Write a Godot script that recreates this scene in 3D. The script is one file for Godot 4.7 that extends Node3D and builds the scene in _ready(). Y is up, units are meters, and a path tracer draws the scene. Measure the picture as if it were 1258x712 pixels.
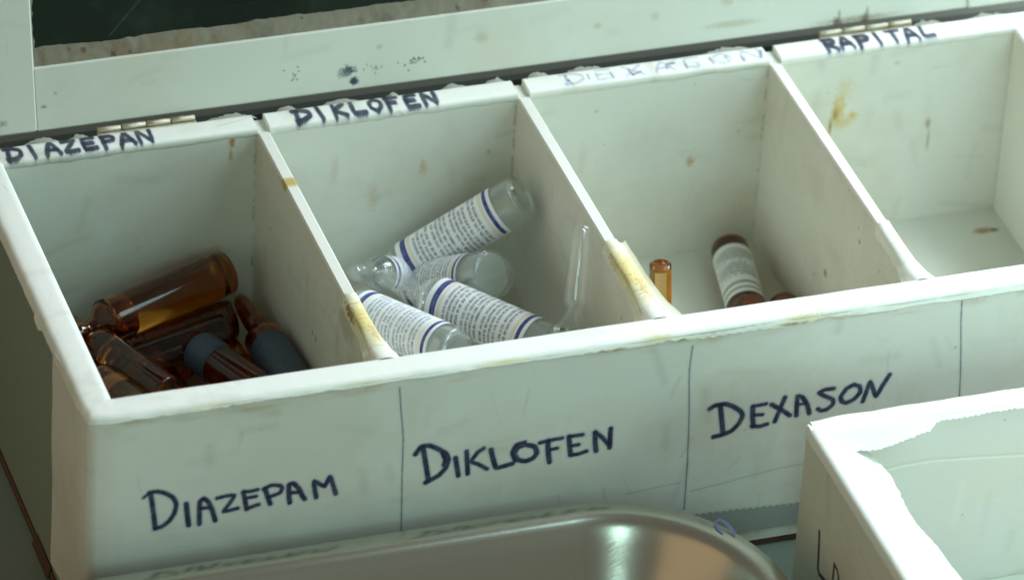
extends Node3D
# A hand-made, white painted medicine case with handwritten compartment names, glass ampoules, a steel dish and a cardboard box.
# All sizes below are millimetres; U turns them into metres.
const U := 0.001
const INK_FRONT := [
	[0.84, "-55.32,-22.47 -54.88,-25.12 -54.40,-29.07 -53.94,-32.70"],
	[0.80, "-55.46,-22.29 -53.73,-22.28 -51.85,-23.11 -49.95,-24.74 -49.16,-26.82 -49.59,-29.32 -50.88,-31.33 -52.47,-32.49 -53.94,-32.70"],
	[0.40, "-56.90,-23.46 -55.46,-22.29"],
	[0.92, "-46.82,-27.09 -46.49,-30.21 -46.15,-33.19"],
	[0.84, "-43.60,-33.34 -43.67,-30.09 -43.60,-27.20 -42.68,-26.40 -41.58,-27.57 -40.57,-30.34 -39.89,-33.06"],
	[0.64, "-43.29,-29.03 -41.28,-29.08"],
	[0.68, "-39.59,-26.81 -37.58,-26.54 -35.56,-26.75 -36.71,-28.96 -37.87,-30.84 -34.65,-30.53"],
	[0.80, "-33.43,-26.17 -32.93,-28.85 -32.54,-31.12"],
	[0.64, "-33.33,-26.14 -31.60,-26.25 -30.10,-26.06"],
	[0.60, "-32.63,-28.00 -30.37,-27.90"],
	[0.68, "-32.54,-31.12 -31.04,-30.62 -29.75,-30.39"],
	[0.84, "-28.37,-26.07 -27.65,-28.52 -26.93,-30.73"],
	[0.72, "-28.58,-26.16 -26.88,-25.44 -24.92,-25.80 -24.24,-26.69 -24.85,-28.00 -27.43,-28.70"],
	[0.88, "-22.30,-31.19 -22.62,-28.67 -22.64,-26.08 -21.56,-25.89 -20.32,-27.54 -19.37,-29.79 -18.80,-30.80"],
	[0.68, "-22.02,-28.39 -20.07,-28.49"],
	[0.80, "-16.08,-30.78 -16.49,-28.50 -16.68,-26.14 -14.22,-27.88 -13.01,-25.52 -12.15,-28.00 -11.40,-30.60"],
	[0.92, "9.04,-21.11 9.78,-25.12 10.82,-30.77"],
	[0.92, "7.37,-22.88 8.60,-21.03 10.57,-21.00 12.61,-22.27 14.67,-23.93 15.42,-25.89 14.87,-28.12 13.42,-29.94 11.70,-30.80 10.19,-31.44"],
	[0.60, "13.77,-23.51 14.53,-25.72 14.28,-27.24"],
	[0.88, "17.11,-25.67 17.65,-28.63 18.06,-30.92"],
	[0.84, "19.71,-24.32 20.02,-27.50 20.35,-30.81"],
	[0.72, "23.82,-24.16 22.44,-25.07 21.01,-27.42 22.84,-28.53 24.92,-30.21"],
	[0.92, "25.63,-24.87 26.20,-27.31 27.14,-30.22 29.12,-30.06 31.10,-29.76"],
	[0.96, "33.89,-24.82 32.14,-25.29 31.35,-26.97 32.34,-28.84 34.16,-29.56 35.91,-29.09 36.83,-27.69 36.16,-25.75 33.89,-24.82"],
	[0.60, "33.73,-24.01 31.65,-24.42 30.77,-26.60 31.69,-29.11"],
	[0.68, "37.44,-24.94 39.65,-24.68 42.87,-24.56"],
	[0.96, "39.44,-24.77 39.57,-27.66 40.14,-30.90"],
	[0.60, "40.04,-27.36 41.81,-27.23"],
	[0.92, "44.54,-24.52 44.83,-27.31 45.20,-29.73"],
	[0.72, "44.54,-24.52 47.89,-24.59"],
	[0.64, "45.16,-27.23 47.05,-27.24"],
	[0.72, "45.21,-29.86 47.11,-29.94 49.10,-29.51"],
	[0.92, "51.47,-29.81 51.05,-26.86 51.01,-24.50"],
	[0.76, "50.90,-24.48 52.68,-26.10 54.66,-28.81"],
	[0.88, "54.81,-29.49 54.74,-26.73 54.74,-24.12"],
	[0.44, "101.40,-25.56 103.12,-25.60"],
	[0.96, "81.56,-22.19 82.19,-25.97 82.90,-30.56"],
	[0.88, "79.00,-22.79 80.29,-21.97 82.79,-22.02 84.92,-23.18 86.88,-24.96 87.45,-26.38 86.70,-28.34 85.03,-30.15 82.80,-30.81 80.55,-31.06"],
	[0.92, "89.88,-24.18 90.01,-27.09 90.47,-29.94"],
	[0.64, "89.87,-24.05 93.16,-23.92"],
	[0.60, "90.43,-26.64 92.50,-26.88"],
	[0.76, "90.11,-29.74 91.86,-30.18 93.89,-29.89"],
	[0.84, "97.75,-22.95 96.77,-26.19 95.79,-29.43"],
	[0.84, "94.56,-24.35 97.00,-26.23 99.47,-28.37"],
	[0.84, "101.10,-28.66 100.97,-25.88 100.95,-23.12 102.27,-23.74 103.62,-26.08 104.30,-28.57"],
	[0.76, "109.88,-22.41 107.88,-22.40 106.33,-23.05 108.06,-24.38 109.98,-25.64 110.00,-27.03 108.60,-28.17 107.20,-28.26 106.45,-27.67"],
	[0.80, "114.87,-22.13 113.15,-22.98 111.93,-25.06 112.27,-26.51 113.53,-27.07 115.27,-26.34 116.71,-24.52 116.35,-22.85 114.87,-22.13"],
	[0.80, "117.58,-27.32 118.32,-24.57 119.00,-22.16 119.90,-24.16 120.92,-26.41 122.27,-23.65 123.81,-20.81"],
]
const INK_RIM := [
	[1.05, "-61.02,-0.44 -60.52,-2.82"],
	[0.93, "-61.46,-2.94 -59.45,-2.93 -57.84,-2.33 -57.83,-1.18 -59.20,-0.39 -61.27,-0.42"],
	[0.98, "-54.70,-0.36 -55.13,-3.01"],
	[1.00, "-51.76,-0.36 -50.90,-2.32 -50.08,-3.07 -49.34,-1.95 -48.47,-0.43"],
	[0.86, "-51.30,-1.49 -49.08,-1.32"],
	[0.92, "-47.31,-2.97 -44.36,-3.01 -47.01,-0.54 -44.01,-0.53"],
	[0.96, "-39.66,-3.06 -42.18,-3.07 -42.27,-1.71 -42.27,-0.51 -39.52,-0.57"],
	[1.03, "-42.31,-1.78 -40.15,-1.81"],
	[1.01, "-37.45,-0.34 -37.49,-2.81"],
	[0.89, "-37.67,-2.87 -35.74,-2.89 -34.81,-2.41 -35.21,-1.79 -37.46,-1.59"],
	[0.97, "-33.49,-0.30 -32.49,-2.27 -31.81,-3.08 -31.04,-1.93 -30.11,-0.46"],
	[1.04, "-32.90,-1.29 -30.68,-1.32"],
	[0.86, "-28.82,-0.37 -28.68,-3.20 -26.02,-0.43 -25.71,-3.19"],
	[1.08, "10.48,-0.33 10.91,-3.06"],
	[1.08, "9.99,-2.89 12.00,-2.91 13.73,-2.28 13.75,-1.30 12.13,-0.53 10.23,-0.33"],
	[1.02, "16.62,-0.24 16.23,-2.99"],
	[0.86, "19.92,-0.19 20.17,-3.05"],
	[1.01, "22.69,-3.15 20.28,-1.65 22.71,-0.33"],
	[1.05, "24.77,-3.11 24.72,-0.50 27.51,-0.42"],
	[0.88, "30.63,-3.19 29.28,-2.47 29.25,-1.13 30.55,-0.33 31.76,-1.26 31.87,-2.44 30.62,-3.12"],
	[0.99, "33.57,-0.29 33.81,-3.18"],
	[0.97, "33.34,-2.97 36.24,-3.15"],
	[1.07, "33.76,-1.85 35.45,-1.81"],
	[0.89, "40.92,-3.01 38.52,-2.85 38.29,-1.55 38.24,-0.31 40.99,-0.35"],
	[1.08, "38.26,-1.66 40.27,-1.73"],
	[1.04, "42.68,-0.38 42.90,-2.88 45.39,-0.55 45.73,-2.90"],
	[1.08, "147.41,-0.35 147.54,-3.04"],
	[1.05, "147.17,-2.91 149.23,-3.01 149.87,-2.50 149.22,-1.83 147.60,-1.74 149.97,-0.38"],
	[0.86, "151.14,-0.40 152.04,-2.41 152.71,-3.10 153.38,-2.03 154.29,-0.40"],
	[1.05, "151.57,-1.36 153.86,-1.33"],
	[1.09, "156.05,-0.32 156.21,-2.84"],
	[1.07, "155.80,-2.81 157.86,-2.84 158.74,-2.32 158.15,-1.66 156.21,-1.46"],
	[0.95, "161.35,-0.37 161.12,-2.93"],
	[1.02, "165.61,-0.47 165.63,-3.16"],
	[0.89, "164.23,-3.19 167.31,-3.06"],
	[0.91, "168.52,-0.25 169.29,-2.32 169.99,-3.14 170.83,-1.89 171.69,-0.32"],
	[1.02, "168.93,-1.26 171.04,-1.23"],
	[0.87, "173.46,-3.28 173.19,-0.61 175.90,-0.54"],
]
const INK_FADED := [
	[0.65, "79.69,-2.40 79.80,-1.44"],
	[0.33, "79.80,-1.44 80.33,-0.42"],
	[0.33, "85.17,-2.11 85.07,-1.18"],
	[0.43, "91.00,-2.01 91.10,-1.04"],
	[0.43, "95.80,-2.05 96.10,-0.67"],
	[0.33, "96.10,-0.67 98.46,-1.20"],
	[0.43, "107.79,-2.28 105.84,-2.07 105.29,-1.19"],
	[0.52, "110.45,-2.14 110.26,-0.74"],
	[0.52, "117.11,-2.17 117.26,-0.95"],
	[0.43, "121.19,-2.08 121.26,-1.11"],
	[0.43, "125.13,-1.77 125.06,-0.58"],
	[0.52, "130.63,-2.44 129.84,-0.87"],
]
const INK_BOX := [
	[1.16, "144.00,-32.91 144.43,-35.42 144.83,-38.67 145.27,-42.36 146.28,-43.27 149.57,-42.72 153.08,-42.01"],
	[1.02, "154.22,-40.21 153.96,-38.04 153.96,-34.75 155.57,-34.97 156.84,-35.91 157.40,-37.84"],
]
const INK_WORN := [
	[0.60, "79.05,-0.52 79.69,-2.96"],
	[0.60, "78.24,-2.96 81.21,-2.96 83.63,-2.35 83.63,-1.37 81.48,-0.60 78.51,-0.52"],
	[0.60, "91.07,-2.96 87.56,-2.84 87.40,-1.74 87.29,-0.60 91.34,-0.64"],
	[0.60, "87.40,-1.79 90.26,-1.86"],
	[0.60, "94.46,-2.96 99.05,-0.52"],
	[0.60, "99.05,-2.96 94.46,-0.52"],
	[0.60, "102.17,-0.52 103.52,-2.23 104.60,-2.96 105.68,-1.98 107.03,-0.52"],
	[0.60, "102.98,-1.45 106.22,-1.40"],
	[0.60, "114.19,-2.71 111.50,-2.96 110.42,-2.35 113.65,-1.37 113.11,-0.60 110.15,-0.77"],
	[0.60, "120.01,-2.96 118.12,-2.35 118.02,-1.25 120.01,-0.52 121.90,-1.25 121.90,-2.35 120.01,-2.96"],
	[0.60, "125.56,-0.52 125.83,-2.96 129.61,-0.64 129.88,-2.96"],
]
const LIP_REFLECTION := [  # strokes that draw the reflected front lettering on the dish lip
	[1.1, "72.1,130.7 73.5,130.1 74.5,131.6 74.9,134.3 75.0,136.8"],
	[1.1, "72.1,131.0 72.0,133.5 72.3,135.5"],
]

const X_LEFT := -63.0      # inner face of the left wall
const X_RIGHT := 197.0     # inner face of the right wall
const Z_FRONT := 98.4      # inner face of the front wall
const FLOOR := -54.0
const TABLE := -66.0
const RIM_K := 0.58
const DIVIDERS := [0.0, 66.0, 131.6]

var rng := RandomNumberGenerator.new()
var nz := FastNoiseLite.new()
var M := {}
var used := {}


func _ready() -> void:
	rng.seed = 71
	nz.seed = 5
	nz.noise_type = FastNoiseLite.TYPE_SIMPLEX_SMOOTH
	nz.frequency = 1.0
	# camera
	var cam := Camera3D.new()
	cam.name = "camera"
	cam.fov = 5.8313
	cam.near = 0.05
	cam.far = 12.0
	cam.transform = Transform3D(Basis(Vector3(0.947468, 0.053364, 0.315366), Vector3(0.137160, 0.822936, -0.551329), Vector3(-0.288947, 0.565622, 0.772387)).orthonormalized(), Vector3(-0.34163, 0.74319, 1.09431))
	add_child(cam)
	var lens := CameraAttributesPhysical.new()
	lens.frustum_focal_length = 235.6
	lens.frustum_focus_distance = 1.33
	lens.exposure_aperture = 22.0
	lens.auto_exposure_enabled = false
	cam.attributes = lens
	# the room's dim bounce
	var we := WorldEnvironment.new()
	we.name = "room_light"
	var e := Environment.new()
	e.background_mode = Environment.BG_COLOR
	e.background_color = Color(0.45, 0.445, 0.40)
	e.tonemap_mode = Environment.TONE_MAPPER_LINEAR
	e.tonemap_exposure = 1.0
	e.sdfgi_enabled = true
	e.ssao_enabled = true
	e.ssil_enabled = true
	we.environment = e
	add_child(we)
	# the window behind on the right, and unseen fill lights added in front, all outside the picture
	area("window_light", Vector3(460, 430, -90), Vector3(80, -20, 50), Vector2(0.26, 0.26), Color(0.93, 0.97, 1.0), 0.40)
	area("low_window_light", Vector3(600, 280, -110), Vector3(80, -20, 50), Vector2(0.26, 0.26), Color(0.95, 0.96, 1.0), 0.22)
	area("camera_fill_light", Vector3(-140, 370, 860), Vector3(80, -20, 50), Vector2(0.13, 0.26), Color(0.80, 1.0, 0.97), 0.068)  # unseen fill near the camera, also mirrored in the dish
	area("side_fill_light", Vector3(270, 260, 220), Vector3(80, -20, 50), Vector2(0.20, 0.20), Color(0.80, 0.98, 1.0), 0.055)  # unseen fill added to brighten the front right
	area("front_fill_light", Vector3(290, 50, 380), Vector3(130, -30, 105), Vector2(0.16, 0.12), Color(0.84, 1.0, 0.98), 0.035)  # low fill added for the right end of the front panel
	area("warm_fill_light", Vector3(-800, 200, 300), Vector3(60, -40, 100), Vector2(0.95, 0.75), Color(1.0, 0.84, 0.64), 0.092)  # warm fill added for the faces turned left

	materials()
	table()
	medicine_case()
	steel_dish()
	cardboard_box()
	vials()


func area(called: String, at: Vector3, to: Vector3, size: Vector2, color: Color, energy: float) -> void:
	var l := AreaLight3D.new()
	l.name = called
	l.area_size = size
	l.light_color = color
	l.light_energy = energy
	l.shadow_enabled = true
	l.set("area_range", 8.0)
	add_child(l)
	l.look_at_from_position(at * U, to * U, Vector3.UP if absf((to - at).normalized().y) < 0.95 else Vector3.RIGHT)

# ------------------------------------------------------------------ names and metas

func numbered(called: String) -> String:
	var n: int = used.get(called, 0)
	used[called] = n + 1
	return called if n == 0 else "%s_%03d" % [called, n]


func tag(o: Node, label: String, category: String, group := "") -> void:
	o.set_meta("label", label)
	o.set_meta("category", category)
	if group:
		o.set_meta("group", group)


func thing(called: String, label: String, category: String, at := Vector3.ZERO, group := "") -> Node3D:
	var o := Node3D.new()
	o.name = numbered(called)
	o.position = at * U
	tag(o, label, category, group)
	add_child(o, true)
	return o


func put(called: String, st: SurfaceTool, m: Material, parent: Node) -> MeshInstance3D:
	st.generate_normals()
	var o := MeshInstance3D.new()
	o.mesh = st.commit()
	o.material_override = m
	if parent == self:
		o.name = numbered(called)
	else:
		var n := 0
		var full := called
		while parent.has_node(full):
			n += 1
			full = "%s_%03d" % [called, n]
		o.name = full
	parent.add_child(o, true)
	return o

# ------------------------------------------------------------------ shapes (in mm)

func begin() -> SurfaceTool:
	var st := SurfaceTool.new()
	st.begin(Mesh.PRIMITIVE_TRIANGLES)
	return st


func n1(x: float, y := 0.0, z := 0.0) -> float:
	return nz.get_noise_3d(x, y, z)


func vert(st: SurfaceTool, p: Vector3, uv := Vector2.ZERO) -> void:
	st.set_uv(uv)
	st.add_vertex(p * U)


func tri(st: SurfaceTool, a: Vector3, b: Vector3, c: Vector3, out: Vector3, ua := Vector2.ZERO, ub := Vector2.ZERO, uc := Vector2.ZERO) -> void:
	if Plane(a, b, c).normal.dot(out) < 0.0:
		vert(st, a, ua); vert(st, c, uc); vert(st, b, ub)
	else:
		vert(st, a, ua); vert(st, b, ub); vert(st, c, uc)


# rings of points joined one to the next; uvs given per ring and point
func loft(st: SurfaceTool, rings: Array, uvs: Array, closed := false, capped := false) -> void:
	st.set_smooth_group(0)
	var n: int = rings[0].size()
	for i in rings.size() - 1:
		for j in (n if closed else n - 1):
			var k := (j + 1) % n
			vert(st, rings[i][j], uvs[i][j]); vert(st, rings[i + 1][j], uvs[i + 1][j]); vert(st, rings[i + 1][k], uvs[i + 1][k])
			vert(st, rings[i][j], uvs[i][j]); vert(st, rings[i + 1][k], uvs[i + 1][k]); vert(st, rings[i][k], uvs[i][k])
	if capped:
		st.set_smooth_group(-1)
		for e in [0, rings.size() - 1]:
			var c := Vector3.ZERO
			for p in rings[e]:
				c += p / n
			for j in n:
				var k := (j + 1) % n
				if e == 0:
					vert(st, c, uvs[e][j]); vert(st, rings[e][j], uvs[e][j]); vert(st, rings[e][k], uvs[e][k])
				else:
					vert(st, c, uvs[e][j]); vert(st, rings[e][k], uvs[e][k]); vert(st, rings[e][j], uvs[e][j])


func plain_uvs(rings: Array) -> Array:
	var out := []
	for i in rings.size():
		var row := PackedVector2Array()
		for j in rings[i].size():
			row.append(Vector2(float(i) / maxi(1, rings.size() - 1), float(j) / maxi(1, rings[i].size() - 1)))
		out.append(row)
	return out


# a box with chamfered edges, from corner lo to corner hi; t maps it flat (plane "xy", "zy" or "xz")
func box(st: SurfaceTool, lo: Vector3, hi: Vector3, b: float, t: Tex = null, plane := "xy", turn := Transform3D()) -> void:
	st.set_smooth_group(-1)
	var c := (lo + hi) / 2.0
	var h := (hi - lo) / 2.0
	var emit := func(pts: Array) -> void:
		var mid := Vector3.ZERO
		for p in pts:
			mid += p / pts.size()
		for k in range(1, pts.size() - 1):
			var tr := [pts[0], pts[k], pts[k + 1]]
			var uv := []
			for p in tr:
				var q: Vector3 = c + p
				uv.append(Vector2.ZERO if t == null else t.uv(q.x if plane[0] == "x" else q.z, q.y if plane[1] == "y" else -q.z))
			var w := []
			for p in tr:
				w.append(turn * (c + p))
			tri(st, w[0], w[1], w[2], turn.basis * mid, uv[0], uv[1], uv[2])
	for ax in 3:
		var u := (ax + 1) % 3
		var v := (ax + 2) % 3
		for s in [-1.0, 1.0]:
			var face := []
			for q in [[-1, -1], [1, -1], [1, 1], [-1, 1]]:
				var p := Vector3.ZERO
				p[ax] = s * h[ax]; p[u] = q[0] * (h[u] - b); p[v] = q[1] * (h[v] - b)
				face.append(p)
			emit.call(face)
			for s2 in [-1.0, 1.0]:
				var edge := []
				for q in [[0, -1], [1, -1], [1, 1], [0, 1]]:
					var p := Vector3.ZERO
					p[ax] = s * (h[ax] - (b if q[0] == 1 else 0.0)); p[u] = s2 * (h[u] - (b if q[0] == 0 else 0.0)); p[v] = q[1] * (h[v] - b)
					edge.append(p)
				emit.call(edge)
	for sx in [-1.0, 1.0]:
		for sy in [-1.0, 1.0]:
			for sz in [-1.0, 1.0]:
				emit.call([Vector3(sx * h.x, sy * (h.y - b), sz * (h.z - b)), Vector3(sx * (h.x - b), sy * h.y, sz * (h.z - b)), Vector3(sx * (h.x - b), sy * (h.y - b), sz * h.z)])


# turned profile (radius, height) round the y axis; inside turns its faces inwards
func lathe(st: SurfaceTool, prof: Array, seg: int, inside := false) -> void:
	st.set_smooth_group(0)
	for i in prof.size() - 1:
		var a: Vector2 = prof[i]
		var b: Vector2 = prof[i + 1]
		var nrm2 := Vector2(b.y - a.y, a.x - b.x)
		for j in seg:
			var t0 := TAU * j / seg
			var t1 := TAU * (j + 1) / seg
			var d0 := Vector3(cos(t0), 0, sin(t0))
			var d1 := Vector3(cos(t1), 0, sin(t1))
			if j == seg - 1:
				d1 = Vector3(1, 0, 0)
			var p00 := d0 * a.x + Vector3(0, a.y, 0)
			var p01 := d1 * a.x + Vector3(0, a.y, 0)
			var p10 := d0 * b.x + Vector3(0, b.y, 0)
			var p11 := d1 * b.x + Vector3(0, b.y, 0)
			var out := (d0 + d1) * 0.5 * nrm2.x + Vector3(0, nrm2.y, 0)
			if inside:
				out = -out
			if a.x > 0.0001:
				tri(st, p00, p10, p01, out)
			if b.x > 0.0001:
				tri(st, p01, p10, p11, out)


func smooth_profile(pts: Array, per := 4) -> Array:
	var out := []
	for i in pts.size() - 1:
		var p0: Vector2 = pts[maxi(i - 1, 0)]
		var p1: Vector2 = pts[i]
		var p2: Vector2 = pts[i + 1]
		var p3: Vector2 = pts[mini(i + 2, pts.size() - 1)]
		for k in per:
			var q := p1.cubic_interpolate(p2, p0, p3, float(k) / per)
			q.x = maxf(q.x, 0.0)
			out.append(q)
	out.append(pts[-1])
	return out

# ------------------------------------------------------------------ computed print and stains

class Tex:
	var img: Image
	var x0: float
	var y0: float
	var sx: float
	var sy: float
	var tex: ImageTexture
	var nz := FastNoiseLite.new()

	func _init(left: float, top: float, wide: float, high: float, perx: float, pery: float, base: Color) -> void:
		x0 = left; y0 = top; sx = perx; sy = pery
		img = Image.create(int(wide * perx), int(high * pery), false, Image.FORMAT_RGB8)
		img.fill(base)
		nz.seed = int(left * 7 + wide * 3)
		nz.frequency = 1.0

	func uv(x: float, y: float) -> Vector2:
		return Vector2(clampf((x - x0) * sx / img.get_width(), 0.001, 0.999), clampf((y0 - y) * sy / img.get_height(), 0.001, 0.999))

	func splat(cx: float, cy: float, rx: float, ry: float, col: Color, alpha: float, rag := 0.4, edge := 0.6) -> void:
		var w := img.get_width()
		var h := img.get_height()
		for py in range(maxi(0, int((y0 - cy - ry * 1.3) * sy)), mini(h, int((y0 - cy + ry * 1.3) * sy) + 1)):
			for px in range(maxi(0, int((cx - rx * 1.3 - x0) * sx)), mini(w, int((cx + rx * 1.3 - x0) * sx) + 1)):
				var x := x0 + (px + 0.5) / sx
				var y := y0 - (py + 0.5) / sy
				var dx := (x - cx) / rx
				var dy := (y - cy) / ry
				var d := sqrt(dx * dx + dy * dy)
				if d > 1.3:
					continue
				d += rag * nz.get_noise_2d(x * 1.6 / minf(rx, ry), y * 1.6 / minf(rx, ry))
				var a := alpha * clampf((1.0 - d) / edge, 0.0, 1.0)
				if a > 0.004:
					img.set_pixel(px, py, img.get_pixel(px, py).lerp(col, a))

	func stroke(pts: PackedVector2Array, width: float, col: Color, alpha: float, soft := 0.25, rag := 0.12) -> void:
		var w := img.get_width()
		var h := img.get_height()
		var r := width / 2.0
		var lo := pts[0]
		var hi := pts[0]
		for p in pts:
			lo = lo.min(p)
			hi = hi.max(p)
		var m := r + soft + 0.1
		for py in range(maxi(0, int((y0 - hi.y - m) * sy)), mini(h, int((y0 - lo.y + m) * sy) + 1)):
			for px in range(maxi(0, int((lo.x - m - x0) * sx)), mini(w, int((hi.x + m - x0) * sx) + 1)):
				var q := Vector2(x0 + (px + 0.5) / sx, y0 - (py + 0.5) / sy)
				var best := 1e9
				for i in maxi(1, pts.size() - 1):
					best = minf(best, q.distance_squared_to(Geometry2D.get_closest_point_to_segment(q, pts[i], pts[mini(i + 1, pts.size() - 1)])))
				var d := sqrt(best) - r + rag * nz.get_noise_2d(q.x * 2.2, q.y * 2.2)
				var a := alpha * clampf(0.5 - d / soft, 0.0, 1.0)
				if a > 0.004:
					a *= 0.86 + 0.22 * nz.get_noise_2d(q.x * 0.35 + 40.0, q.y * 0.35) + 0.1 * nz.get_noise_2d(q.x * 2.4, q.y * 2.4 + 9.0)
					img.set_pixel(px, py, img.get_pixel(px, py).lerp(col, a))

	func mottle(rng: RandomNumberGenerator, n: int, r0: float, r1: float, cols: Array, alpha: float) -> void:
		for i in n:
			var r := rng.randf_range(r0, r1)
			splat(x0 + rng.randf() * img.get_width() / sx, y0 - rng.randf() * img.get_height() / sy, r * rng.randf_range(0.7, 1.6), r * rng.randf_range(0.7, 1.4), cols[rng.randi() % cols.size()], alpha * rng.randf_range(0.4, 1.0), 0.7, 0.95)

	func specks(rng: RandomNumberGenerator, n: int, r0: float, r1: float, col: Color, alpha: float) -> void:
		for i in n:
			var r := rng.randf_range(r0, r1)
			splat(x0 + rng.randf() * img.get_width() / sx, y0 - rng.randf() * img.get_height() / sy, r, r * rng.randf_range(0.7, 1.5), col, alpha * rng.randf_range(0.3, 1.0), 0.5, 0.5)

	func out() -> ImageTexture:
		if tex == null:
			tex = ImageTexture.create_from_image(img)
		return tex


func c8(r: int, g: int, b: int) -> Color:
	return Color8(r, g, b)


func ink(t: Tex, list: Array, col: Color, alpha: float, halo: float, flip := false, fatter := 0.0) -> void:
	for s in list:
		var pts := PackedVector2Array()
		for pair in String(s[1]).split(" "):
			var xy := pair.split_floats(",")
			pts.append(Vector2(xy[0], -xy[1] if flip else xy[1]))
		if pts.size() > 2:      # round the bends of the pen
			var soft := PackedVector2Array()
			for i in pts.size() - 1:
				for k in 3:
					soft.append(pts[i].cubic_interpolate(pts[i + 1], pts[maxi(0, i - 1)], pts[mini(pts.size() - 1, i + 2)], k / 3.0).lerp(pts[i].lerp(pts[i + 1], k / 3.0), 0.45))
			soft.append(pts[-1])
			pts = soft
		if halo > 0.0:
			t.stroke(pts, float(s[0]) + fatter + 0.5, c8(96, 100, 160), halo, 0.7, 0.3)
		t.stroke(pts, float(s[0]) + fatter, col, alpha, 0.3, 0.14)

# brush marks, scratches and rubbed dirt of random length and direction
func grime(t: Tex, n: int, strength: float, cols := [Color8(150, 146, 120), Color8(170, 160, 124), Color8(120, 122, 110), Color8(240, 242, 236)]) -> void:
	var w := t.img.get_width() / t.sx
	var h := t.img.get_height() / t.sy
	for i in n:
		var p := Vector2(t.x0 + rng.randf() * w, t.y0 - rng.randf() * h)
		var a := rng.randf_range(-0.35, 0.35) + (PI / 2 if rng.randf() < 0.45 else 0.0)
		var l := rng.randf_range(1.5, 12.0)
		var d := Vector2(cos(a), sin(a)) * l
		if i % 3 == 0:      # a fine scratch
			t.stroke(PackedVector2Array([p, p + d * 0.5 + Vector2(rng.randf_range(-0.5, 0.5), rng.randf_range(-0.5, 0.5)), p + d]), rng.randf_range(0.05, 0.16), cols[rng.randi() % cols.size()], strength * rng.randf_range(0.8, 2.4), 0.2, 0.1)
		else:               # a soft smear
			t.stroke(PackedVector2Array([p, p + d]), rng.randf_range(0.4, 2.4), cols[rng.randi() % cols.size()], strength * rng.randf_range(0.3, 1.0), 1.6, 0.9)


# ------------------------------------------------------------------ materials

func noise_tex(freq: float, seed_: int, size := 512) -> NoiseTexture2D:
	var f := FastNoiseLite.new()
	f.seed = seed_
	f.frequency = freq
	f.fractal_octaves = 4
	var t := NoiseTexture2D.new()
	t.width = size
	t.height = size
	t.seamless = true
	t.noise = f
	return t


func plain(col: Color, rough: float, metal := 0.0) -> StandardMaterial3D:
	var m := StandardMaterial3D.new()
	m.albedo_color = col
	m.roughness = rough
	m.metallic = metal
	m.cull_mode = BaseMaterial3D.CULL_DISABLED
	return m


func printed(t: Tex, rough: float) -> StandardMaterial3D:
	var m := plain(Color.WHITE, rough)
	m.albedo_texture = t.out()
	m.texture_repeat = false
	return m


func rough_relief(m: StandardMaterial3D, per_metre: float, cm: float, which: String) -> StandardMaterial3D:
	m.uv1_triplanar = true
	m.uv1_scale = Vector3.ONE * per_metre
	m.heightmap_enabled = true
	m.heightmap_texture = M[which]
	m.heightmap_scale = cm
	return m


func glass(col: Color) -> StandardMaterial3D:
	var m := StandardMaterial3D.new()
	m.transparency = BaseMaterial3D.TRANSPARENCY_ALPHA
	m.albedo_color = Color(col.r, col.g, col.b, 0.0)
	m.roughness = 0.03
	m.refraction_enabled = true
	m.refraction_scale = 0.05
	return m


func materials() -> void:
	M.bumps = noise_tex(0.02, 3)
	M.fine = noise_tex(0.09, 9)
	M.white = rough_relief(plain(c8(226, 227, 216), 0.55), 18.0, 0.006, "bumps")
	M.tape = rough_relief(plain(c8(236, 238, 230), 0.5), 30.0, 0.006, "bumps")
	M.paper = rough_relief(plain(c8(160, 163, 150), 0.9), 60.0, 0.01, "bumps")
	M.notch = plain(c8(120, 124, 116), 0.8)
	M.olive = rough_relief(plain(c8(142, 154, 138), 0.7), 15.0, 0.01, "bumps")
	M.wood = rough_relief(plain(c8(104, 74, 52), 0.8), 40.0, 0.05, "fine")
	M.card = rough_relief(plain(c8(222, 222, 210), 0.75), 14.0, 0.005, "bumps")
	M.clear = plain(Color(0.9, 0.95, 0.93, 0.04), 0.03)
	M.clear.transparency = BaseMaterial3D.TRANSPARENCY_ALPHA
	M.liquid = plain(Color(0.86, 0.92, 0.90, 0.16), 0.2)
	M.liquid.transparency = BaseMaterial3D.TRANSPARENCY_ALPHA
	M.neck = plain(Color(0.9, 0.96, 0.94, 0.03), 0.04)
	M.neck.transparency = BaseMaterial3D.TRANSPARENCY_ALPHA
	M.amber = glass(c8(204, 128, 44))
	M.amber.roughness = 0.1
	M.hinge = rough_relief(plain(c8(196, 192, 170), 0.32, 1.0), 200.0, 0.01, "fine")
	M.steel = plain(c8(190, 188, 176), 0.25, 1.0)
	M.steel.uv1_triplanar = true
	M.steel.uv1_scale = Vector3(6.0, 6.0, 40.0)
	M.steel.heightmap_enabled = true
	M.steel.heightmap_texture = M.fine
	M.steel.heightmap_scale = 0.002
	M.dark_view_pane = plain(c8(34, 44, 36), 0.3)
	M.dark_view_pane.metallic_specular = 0.25
	M.grime = rough_relief(plain(c8(126, 122, 104), 0.85), 60.0, 0.06, "fine")
	M.bench = rough_relief(plain(c8(136, 146, 134), 0.5), 8.0, 0.01, "bumps")

# ------------------------------------------------------------------ the setting

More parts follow.
